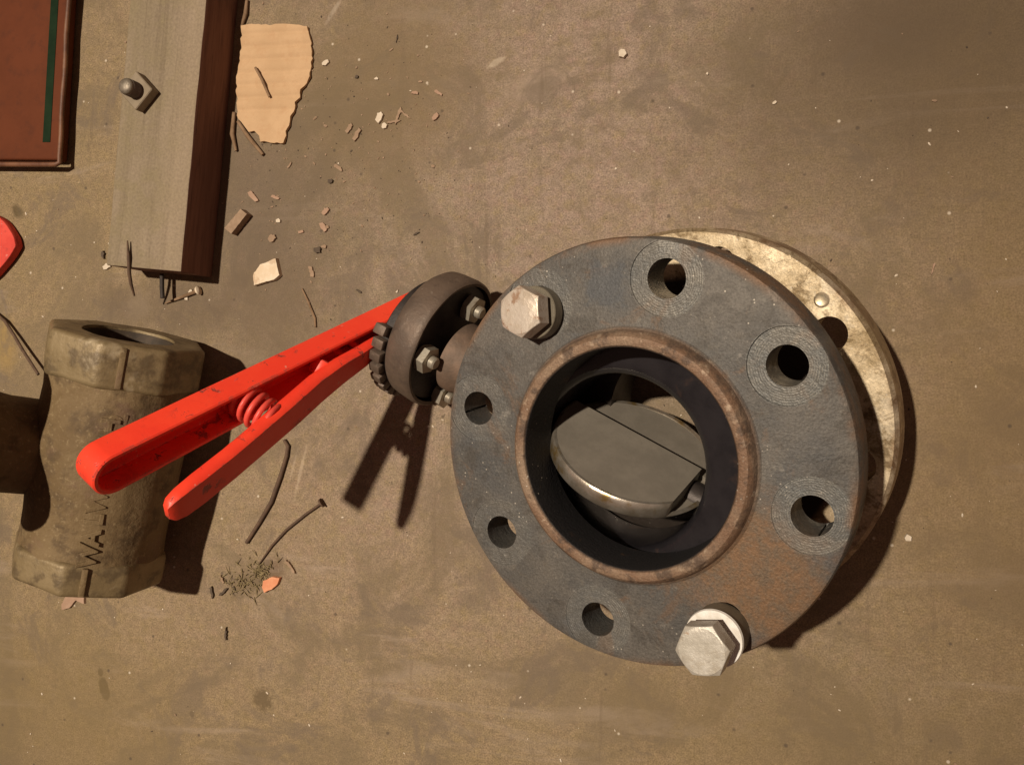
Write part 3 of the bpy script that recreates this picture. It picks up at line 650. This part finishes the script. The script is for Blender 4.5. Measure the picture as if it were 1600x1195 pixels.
# bonnet neck rising to the left and its eared flange, mostly outside the picture
IVI = (Matrix.Translation(Vector((x_c, (y0 + y1) / 2, zc + 4))) @ ROT @ TILT).inverted()
fc = IVI @ Vector((-480, -12, 134)); b0 = IVI @ Vector((-448, -26, 58)); nd = fc - b0
nm = Matrix.Translation(b0) @ frame_z(nd).to_4x4(); nl = nd.length
link('bonnet_neck', rough(lathe([(0, -25), (34, -25), (34, nl * .55), (36, nl * .75), (40, nl - 8), (0, nl - 8)], 56, nm, closed=False), 1.0, .03, 9), M['casting'], iv, 50)
ear = []
for k in range(72):
    a = 2 * math.pi * k / 72; q = 59 + 12 * math.cos(4 * (a - R(45))); ear.append((q * math.cos(a), q * math.sin(a)))
# flange plate axes: Y stays level so the ears point along the valve
pn = Vector((-.5, 0, .866)); px = Vector((.866, 0, .5)); py = pn.cross(px)
PM = Matrix.Translation(fc) @ (ROT @ TILT).inverted() @ Matrix((px, py, pn)).transposed().to_4x4()
link('bonnet_flange', bevel(prism(ear, -8, 8, PM), 2, 2, 50), M['casting'], iv, 40)
# raised cast letters
def letters(txt, size, depth):
    cu = bpy.data.curves.new('letters', 'FONT'); cu.body = txt; cu.size = size; cu.extrude = depth; cu.align_x = 'CENTER'; cu.align_y = 'CENTER'; cu.resolution_u = 3; cu.offset = 0.25; cu.bevel_depth = 0.4; cu.bevel_resolution = 2
    o = bpy.data.objects.new('tmp_letters', cu); COL.objects.link(o); dg = bpy.context.evaluated_depsgraph_get(); dg.update()
    me = bpy.data.meshes.new_from_object(o.evaluated_get(dg)); bpy.data.objects.remove(o)
    b_ = bmesh.new(); b_.from_mesh(me); bpy.data.meshes.remove(me); return b_
def emboss(ch, size, ang, yy, rot, rad=50.2):
    """one letter wrapped on the barrel at angle ang (deg from +x towards +z)"""
    b_ = letters(ch, size, 0.6)
    bmesh.ops.rotate(b_, verts=b_.verts, cent=(0, 0, 0), matrix=Matrix.Rotation(R(rot), 3, 'Z'))
    for v in b_.verts:
        x, y, z = v.co; a = R(ang) - x / rad; rr = rad + z
        v.co = Vector((rr * math.cos(a), yy + y, rr * math.sin(a)))
    link('raised_letter', b_, M['casting'], iv, 30)
for k, ch in enumerate('WALWORTH'):
    emboss(ch, 16, 52, -58 + k * 13.0, 90)
emboss('2', 15, 47, 38, 90, 48.8)

# ------------------------------------------------------------------ timber batten
TL = Vector((-366.3, 103.05)); TU = Vector((-344.46, 296.6)); td = (TU - TL).normalized(); tn = Vector((-td.y, td.x))
tang = math.atan2(td.y, td.x) - math.pi / 2
tm = Matrix.Translation(Vector((TL.x, TL.y, 0)) * MM) @ Matrix.Rotation(tang, 4, 'Z')
tb_ = empty('timber_batten', 'dusty brown timber batten with dark side and a square nut on top', 'timber', tm)
bm = box(-65, 0, 0, 520, 0.2, 38); bevel(bm, 0.9, 2)
bmesh.ops.subdivide_edges(bm, edges=[e_ for e_ in bm.edges if e_.calc_length() > 100], cuts=40)
rough(bm, .45, .04, 3)
me = link('board', bm, M['timber'], tb_, 40)
me.data.materials.append(M['timber_side'])
for p in me.data.polygons:
    if p.normal.x > .7 or p.normal.y < -.7: p.material_index = 1
# square nut and threaded rod standing in it
def tl(x, y, z=0): return Vector((x, y, z))
nc = tm.inverted() @ (at(213, 140, 46) * MM) / MM
e2 = empty('threaded_rod', 'short threaded rod with square nut standing on the timber batten', 'bolt', Matrix.Translation(at(224, 147, 38.3) * MM) @ Matrix.Rotation(R(-8), 4, 'Z'))
link('square_nut', bevel(box(-10, 10, -10, 10, 0, 8.5, Matrix.Rotation(R(52), 4, 'Z')), .6, 1), M['dusty_nut'], e2, 30)
thr = [(0, 1)]
z = 8
while z < 18.5: thr += [(6.1, z), (5.5, z + .75)]; z += 1.5
thr += [(5.8, z), (5.2, z + 1.2), (3.2, z + 2.2), (0, z + 2.6)]
link('rod', lathe([(0, 0), (5.9, 0)] + thr[1:], 28, closed=False), M['rod'], e2, 50)

# ------------------------------------------------------------------ red-brown case at the top left
ca = at(91, 256, 13); cb = at(106, 0, 13); dx = (cb - ca).normalized(); cang = math.atan2(dx.y, dx.x) - math.pi / 2
cm = Matrix.Translation(Vector((ca.x, ca.y, 0)) * MM) @ Matrix.Rotation(cang, 4, 'Z')
case = empty('flat_case', 'flat red-brown case with rounded lip and a dark green stripe', 'case', cm)
bm = box(-240, -1.5, 3, 320, 1.5, 12.4); bevel(bm, 2.0, 3); link('lid', rough(bm, .3, .02), M['case'], case, 40)
st = bevel(box(-17.0, -9.5, 17, 312, 12.2, 12.75), .2, 1); link('stripe', st, M['green'], case, 0)
edge_pts = [Vector((0 - .6, 318, 11.5))] + [Vector((-.6 + .5 * math.sin(k * 1.7), 318 - k * 15.5, 11.5)) for k in range(1, 20)] + [Vector((-.2, 6, 11.8)), Vector((.4, 1.2, 12)), Vector((-3, -.4, 12))] + [Vector((-3 - k * 12, -.4 - .05 * k, 11.5)) for k in range(1, 19)]
link('lip', tube(edge_pts, 2.0, 10), M['case_rim'], case, 60)
bm = box(-238, -4, 5, 318, 0.2, 2.0); link('base', bm, M['case'], case, 0)

# ------------------------------------------------------------------ red lever end at the left edge
ctl = [(23, 378), (22, 388), (4, 414), (-25, 440), (-70, 436), (-78, 400), (-72, 356), (-28, 334), (0, 341), (18, 364)]
pts = []
for k in range(len(ctl)):
    p0, p1, p2, p3 = (Vector(ctl[(k + q) % len(ctl)]) for q in (-1, 0, 1, 2))
    for t in (0, .25, .5, .75):
        pts.append(.5 * (2 * p1 + (p2 - p0) * t + (2 * p0 - 5 * p1 + 4 * p2 - p3) * t * t + (3 * p1 - p0 - 3 * p2 + p3) * t ** 3))
P = [at(u, v, 9) for u, v in pts]
bm = prism([(p.x, p.y) for p in P], 1.0, 9); bevel(bm, .9, 2, 60); rough(bm, .45, .08, 6)
tag(link('red_lever_end', bm, M['dull_red'], None, 40), 'rounded red painted metal end on the floor at the left edge', 'handle')

# ------------------------------------------------------------------ cardboard scrap
cp = [(376, 40), (392, 37), (420, 39), (450, 37), (479, 41), (485, 66), (487, 92), (483, 120), (476, 134), (470, 140), (467, 152), (461, 160), (459, 175), (453, 182), (452, 196), (446, 205), (443, 224), (428, 223), (408, 221), (404, 211), (397, 205), (389, 206), (380, 195), (371, 186), (369, 150), (369, 120), (373, 96), (376, 70)]
def resample(pts, step, jit, rng):
    out = []
    for (a, b_) in zip(pts, pts[1:] + pts[:1]):
        n = max(1, int(math.hypot(b_[0] - a[0], b_[1] - a[1]) / step))
        for k in range(n):
            t = k / n; out.append((a[0] + (b_[0] - a[0]) * t + rng.uniform(-jit, jit), a[1] + (b_[1] - a[1]) * t + rng.uniform(-jit, jit)))
    return out
rng = random.Random(11)
cpr = resample(cp, 5, .9, rng)
pw = [at(u, v, 3.2) for u, v in cpr]
bm = bmesh.new()
f0 = bm.faces.new([bm.verts.new((p.x, p.y, 2.4)) for p in pw])
# cut into strips so the corrugation can ripple
ys = [p.y for p in pw]; y = min(ys) + 1
while y < max(ys) - 1:
    bmesh.ops.bisect_plane(bm, geom=bm.verts[:] + bm.edges[:] + bm.faces[:], plane_co=(0, y, 0), plane_no=(0.06, 1, 0)); y += 1.35
bm.normal_update()
if f0.is_valid and sum(f.normal.z for f in bm.faces) < 0: bmesh.ops.reverse_faces(bm, faces=bm.faces)
for v in bm.verts: v.co.z = 0.5
ext = bmesh.ops.extrude_face_region(bm, geom=bm.faces[:], use_keep_orig=True)
for v in [g for g in ext['geom'] if isinstance(g, bmesh.types.BMVert)]:
    yy = v.co.y + .06 * v.co.x
    v.co.z = 2.6 + 1.5 * (abs(math.sin(yy * math.pi / 9.4)) ** .7 - .6) + .5 * mnoise.noise(v.co * .03)
tag(link('cardboard_scrap', bm, M['card'], None, 60), 'torn tan corrugated cardboard scrap lying beside the dark timber side', 'cardboard')

# ------------------------------------------------------------------ sticks, nails, chips
def stick(name, label, cat, pts, rad, mat, z=None, group=None, seg=8):
    P = []
    for q in pts:
        u, v = q[0], q[1]; zz = q[2] if len(q) > 2 else (z if z is not None else (rad if not isinstance(rad, (list, tuple)) else max(rad)))
        P.append(at(u, v, zz))
    c = P[0].copy()
    o = link(name, tube([p - c for p in P], rad, seg), mat, None, 50, loc=c)
    return tag(o, label, cat, group)
stick('twig', 'thin brown twig lying on top of the cardboard scrap', 'twig', [(399, 106, 4.6), (409, 124, 5.0), (421, 152, 4.4)], [1.0, 1.1, .9], M['twig'])
stick('twig', 'brown splinter poking out from under the lower corner of the cardboard', 'twig', [(372, 190), (388, 214), (411, 242)], [1.4, 1.7, 1.3], M['twig'])
stick('twig', 'upright-lying pale splinter against the timber side below the cardboard', 'twig', [(366, 176), (363, 210), (369, 236)], [1.5, 1.9, 1.0], M['twig'])
stick('twig', 'pale splinter between the timber and the top of the cardboard', 'twig', [(386, 0), (384, 22), (377, 44)], [1.2, 1.8, 1.0], M['twig'])
stick('twig', 'thin rusty twig above the red handle, right of the white chip', 'twig', [(472, 451), (481, 470), (492, 497), (493, 511)], [.6, .9, 1.0, .8], M['twig'])
stick('twig', 'thin dark stem running from the left edge to the iron valve body', 'twig', [(-8, 488, 3), (8, 502, 4), (22, 524, 6), (36, 548, 8), (60, 585, 10)], [1.2, 1.3, 1.3, 1.3, 1.2], M['rustnail'])
stick('bent_nail', 'long bent rusty nail lying below the red handle', 'nail', [(444, 687), (450, 697), (448, 712), (438, 745), (424, 784), (406, 815), (385, 848)], [1.3, 1.6, 1.6, 1.7, 1.7, 1.6, 1.4], M['rustnail'])
e3 = empty('headed_nail', 'slim rusty nail with a round head lying near the debris clump', 'nail', loc=at(503, 784))
o0 = at(503, 784)
link('shank', tube([at(*q, 1.5) - o0 for q in ((501, 787), (478, 803), (447, 828), (425, 852), (404, 882))], [1.0, 1.05, 1.05, .95, .4], 8), M['rustnail'], e3, 50)
dirv = (at(501, 787) - at(478, 803)).normalized()
link('nail_head', lathe([(0, 0), (3.4, 0), (3.4, 1.3), (0, 1.3)], 20, Matrix.Translation(at(502, 786, 2.8) - o0) @ frame_z(dirv).to_4x4(), closed=False), M['rustnail'], e3, 40)
stick('nail', 'black nail sticking out of the timber end with a small head', 'nail', [(253, 428, 12), (253, 450, 12), (254, 466, 12)], [1.7, 1.7, 1.7], M['blacknail'])
tag(bpy.data.objects['nail'], 'short black nail sticking straight out of the timber end', 'nail')
stick('nail', 'long thin dark nail crossing the left corner of the timber end', 'nail', [(199, 376, 41), (201, 402, 40), (202, 428, 38), (205, 445, 34), (210, 462, 28)], [.5, 1.3, 1.4, 1.2, .7], M['rustnail'])
e4 = empty('screw', 'brown screw with a pale round head below the timber end', 'screw', loc=at(310, 454)); o0 = at(310, 454)
link('shank', tube([at(*q, 1.6) - o0 for q in ((308, 455), (285, 464), (258, 474))], [1.6, 1.4, .5], 8), M['twig'], e4, 50)
dirv = (at(308, 455) - at(285, 464)).normalized()
link('screw_head', lathe([(0, 0), (3.0, .6), (3.6, 2.2), (2.2, 3.2), (0, 3.4)], 20, Matrix.Translation(at(307, 455, 2.9) - o0) @ frame_z(dirv).to_4x4(), closed=False), M['pale'], e4, 40)

def chip(name, label, cat, poly, h, mat, group=None, jit=.5, step=4, tilt=0.0, seed=1):
    rng = random.Random(seed); pr = resample(poly, step, jit, rng); P = [at(u, v, h) for u, v in pr]
    c = sum(P, Vector()) / len(P); c.z = 0
    bm = prism([((p - c).x, (p - c).y) for p in P], 0.15, h)
    for v in bm.verts:
        if v.co.z > .5: v.co.z += v.co.x * tilt + .25 * mnoise.noise(v.co * .3); v.co.x *= .96; v.co.y *= .96
    return tag(link(name, bm, mat, None, 30, loc=c), label, cat, group)
chip('pale_chip', 'whitish broken plaster chip on the floor right of the timber end', 'chip', [(394, 430), (406, 413), (431, 403), (437, 430), (428, 437), (396, 446)], 4, M['pale'], seed=2)
chip('wood_block', 'small brown wood offcut standing against the dark timber side', 'wood block', [(350, 357), (376, 326), (386, 334), (361, 366)], 7, M['woodchip'], jit=.3, seed=3)
chip('leaf_scrap', 'orange curled leaf scrap in the debris below the red handle', 'leaf', [(409, 918), (411, 907), (424, 901), (437, 902), (434, 912), (424, 921), (412, 926)], 3, M['leaf'], seed=4)
chip('stone', 'small white pebble above the flange near the top edge', 'pebble', [(966, 80), (970, 76), (976, 77), (979, 84), (974, 90), (967, 88)], 3, M['stone'], seed=5, step=3)
chip('stone', 'small cream pebble on the floor right of the flange shadow', 'pebble', [(1413, 840), (1418, 834), (1425, 838), (1424, 845), (1415, 845)], 3, M['stone'], seed=6, step=3)
chip('pale_chip', 'pinkish brown flake against the lower collar of the iron valve body', 'chip', [(95, 945), (103, 930), (116, 925), (131, 930), (132, 943), (118, 938), (108, 950), (96, 953)], 2.2, M['pinkchip'], seed=7)
# light chips scattered over the floor near the timber
CH = [(545, 200, 18, 6, 55, 0), (557, 210, 22, 7, 62, 0), (528, 262, 16, 6, -40, 0), (592, 183, 18, 10, 60, 2), (600, 196, 9, 9, 0, 2), (622, 180, 30, 4, 70, 0), (632, 178, 24, 4, -40, 0), (615, 190, 22, 4, 10, 0),
      (680, 182, 14, 8, 50, 1), (648, 145, 12, 5, 0, 1), (685, 145, 14, 5, -30, 1), (508, 330, 14, 8, 50, 1), (505, 355, 16, 8, -60, 1), (505, 385, 8, 6, 0, 0), (508, 356, 12, 5, 20, 0),
      (395, 307, 22, 8, -50, 1), (430, 308, 14, 5, -20, 1), (424, 372, 14, 10, 40, 0), (434, 345, 7, 7, 0, 2), (470, 362, 9, 5, 20, 1), (486, 424, 20, 6, -75, 0), (452, 258, 12, 3, 60, 0), (508, 98, 14, 7, 30, 2),
      (620, 60, 14, 2, 80, 3), (557, 120, 6, 6, 0, 3), (516, 283, 8, 8, 0, 3), (495, 390, 12, 10, 0, 3), (588, 123, 7, 4, 0, 2), (650, 365, 12, 3, 30, 3), (1458, 420, 20, 3, 75, 1), (352, 990, 3, 22, 0, 3), (330, 925, 3, 20, 10, 3),
      (348, 925, 4, 18, -50, 3), (365, 920, 10, 4, -60, 3), (346, 905, 4, 14, 20, 0), (453, 885, 4, 26, 35, 0), (290, 466, 6, 5, 0, 2), (297, 455, 5, 5, 0, 2), (620, 455, 6, 3, 40, 2), (560, 455, 10, 4, -40, 3), (166, 416, 12, 8, 30, 2), (180, 412, 14, 5, -20, 3), (160, 398, 4, 14, 0, 3), (1105, 115, 5, 4, 20, 2), (1210, 160, 8, 4, 20, 2)]
mats = [M['woodchip'], M['pinkchip'], M['stone'], M['darkgrit']]
nm_ = ['wood_splinter', 'bark_chip', 'grit_chip', 'dark_crumb']
gp = ['wood splinters on the floor', 'bark chips on the floor', 'pale grit chips on the floor', 'dark crumbs on the floor']
LB = ['tan wood splinter right of the cardboard, left one of a leaning pair', 'tan wood splinter right of the cardboard, right one of a leaning pair', 'lone tan wood splinter below the leaning pair right of the cardboard',
      'larger pale grit chip touching the crossed splinters', 'smaller pale grit chip just under the larger one by the crossed splinters', 'upright splinter of the crossed splinters right of the cardboard', 'slanting splinter at the right end of the crossed splinters', 'flat splinter at the foot of the crossed splinters',
      'reddish bark chip alone right of the crossed splinters', 'short bark chip straight above the crossed splinters', 'bark chip above right of the crossed splinters', 'bark chip halfway between the cardboard and the drum, upper of two', 'bark chip just under another, right of the pale plaster chip', 'stubby wood crumb above the drum and right of the plaster chip', 'thin wood sliver crossing the lower of two bark chips',
      'large bark chip right beside the dark timber side above the wood offcut', 'thin bark sliver right of the large chip by the timber', 'stubby tan splinter directly above the whitish plaster chip', 'round pale grit chip between the wood offcut and the plaster chip', 'small bark chip above right of the whitish plaster chip', 'steep tan splinter right of the whitish plaster chip', 'hair thin wood sliver below the cardboard tip',
      'white grit chip right of the upper cardboard edge', 'thin upright dark crumb near the top edge', 'round dark crumb right of the cardboard middle', 'round dark crumb between cardboard tip and drum', 'broadest dark crumb right of the plaster chip', 'small pale grit chip above the crossed splinters', 'dark sliver above the drum', 'upright reddish sliver far right beyond the rear flange',
      'upright dark straw below the debris clump', 'short upright dark crumb left of the dry fibres', 'slanting dark crumb at the left tip of the dry fibres', 'dark sliver inside the left half of the dry fibres', 'thin stalk above the left part of the dry fibres', 'tan stalk along the right edge of the dry fibres', 'white grit chip under the screw', 'white grit chip above the shank of the screw', 'pale grit sliver above the red handle near the drum', 'dark sliver above the middle of the red handle',
      'pale grit chip at the left end of the timber end', 'dark crumb right next to the left corner of the timber end', 'upright dark crumb left of the timber corner', 'small pale grit chip below the white pebble near the top', 'pale grit chip at the upper right of the floor']
for k, (u, v, L, W, ang, kind) in enumerate(CH):
    c, s_ = math.cos(R(ang)), math.sin(R(ang)); hl_, hw_ = L / 2, W / 2
    base = [(-hl_, -hw_ * .6), (-hl_ * .3, -hw_), (hl_ * .8, -hw_ * .8), (hl_, hw_ * .3), (hl_ * .4, hw_), (-hl_ * .8, hw_ * .7)]
    chip(nm_[kind], LB[k], 'debris', [(u + x * c - y * s_, v - x * s_ - y * c) for x, y in base], min(2.2, .6 + W * .16), mats[kind], gp[kind], jit=.9, step=2.5, seed=20 + k)
# dry moss / fluff clump by the nail
bm = bmesh.new(); rng = random.Random(5); cc = at(410, 893)
for k in range(170):
    a = rng.uniform(0, 6.28); rr = abs(rng.gauss(0, 1)); c = at(408, 893) + Vector((rr * 10 * math.cos(a), rr * 7 * math.sin(a), 0)) - cc
    if rng.random() < .35: c = at(378, 912) - cc + Vector((rng.gauss(0, 9), rng.gauss(0, 4), 0))
    d = Vector((rng.uniform(-1, 1), rng.uniform(-1, 1), rng.uniform(-.1, .5))); L = rng.uniform(2, 8)
    tube([c + Vector((0, 0, .4)), c + d * L * .5 + Vector((0, 0, .9)), c + d * L + Vector((rng.uniform(-1, 1), rng.uniform(-1, 1), .5))], [.35, .4, .15], 4, bm)
o = link('dry_moss_clump', bm, M['moss'], None, 60, loc=cc); tag(o, 'wispy clump of dry brown fibres around the orange leaf scrap', 'debris'); o['kind'] = 'stuff'
# fine loose grit over the whole floor
def gritfield(name, n, mat, seed, label, r0, r1, region=None):
    bm = bmesh.new(); rng = random.Random(seed)
    for k in range(n):
        if region and rng.random() < .7: u, v = rng.gauss(region[0], region[2]), rng.gauss(region[1], region[3])
        else: u, v = rng.uniform(-60, 1660), rng.uniform(-60, 1260)
        p = at(u, v); s_ = rng.uniform(r0, r1) * (.6 if rng.random() < .7 else 1)
        M4 = Matrix.Translation((p.x, p.y, s_ * .3)) @ Matrix.Rotation(rng.uniform(0, 6.28), 4, 'Z') @ Matrix.Diagonal((rng.uniform(.7, 1.8), rng.uniform(.6, 1), .6, 1))
        t = bmesh.ops.create_icosphere(bm, subdivisions=1, radius=s_, matrix=M4)
        for vv in t['verts']: vv.co += mnoise.noise_vector(vv.co * 2.1) * s_ * .25
    o = link(name, bm, mat, None, 0); tag(o, label, 'grit'); o['kind'] = 'stuff'
gritfield('pale_grit', 330, M['stone'], 1, 'fine pale grit sprinkled over the concrete floor', .35, 1.0)
gritfield('dark_grit', 420, M['darkgrit'], 2, 'fine dark grit sprinkled over the concrete floor', .25, .75, (540, 260, 120, 140))
gritfield('wood_crumbs', 260, M['woodchip'], 3, 'fine tan wood crumbs scattered near the timber', .4, 1.4, (520, 240, 110, 130))
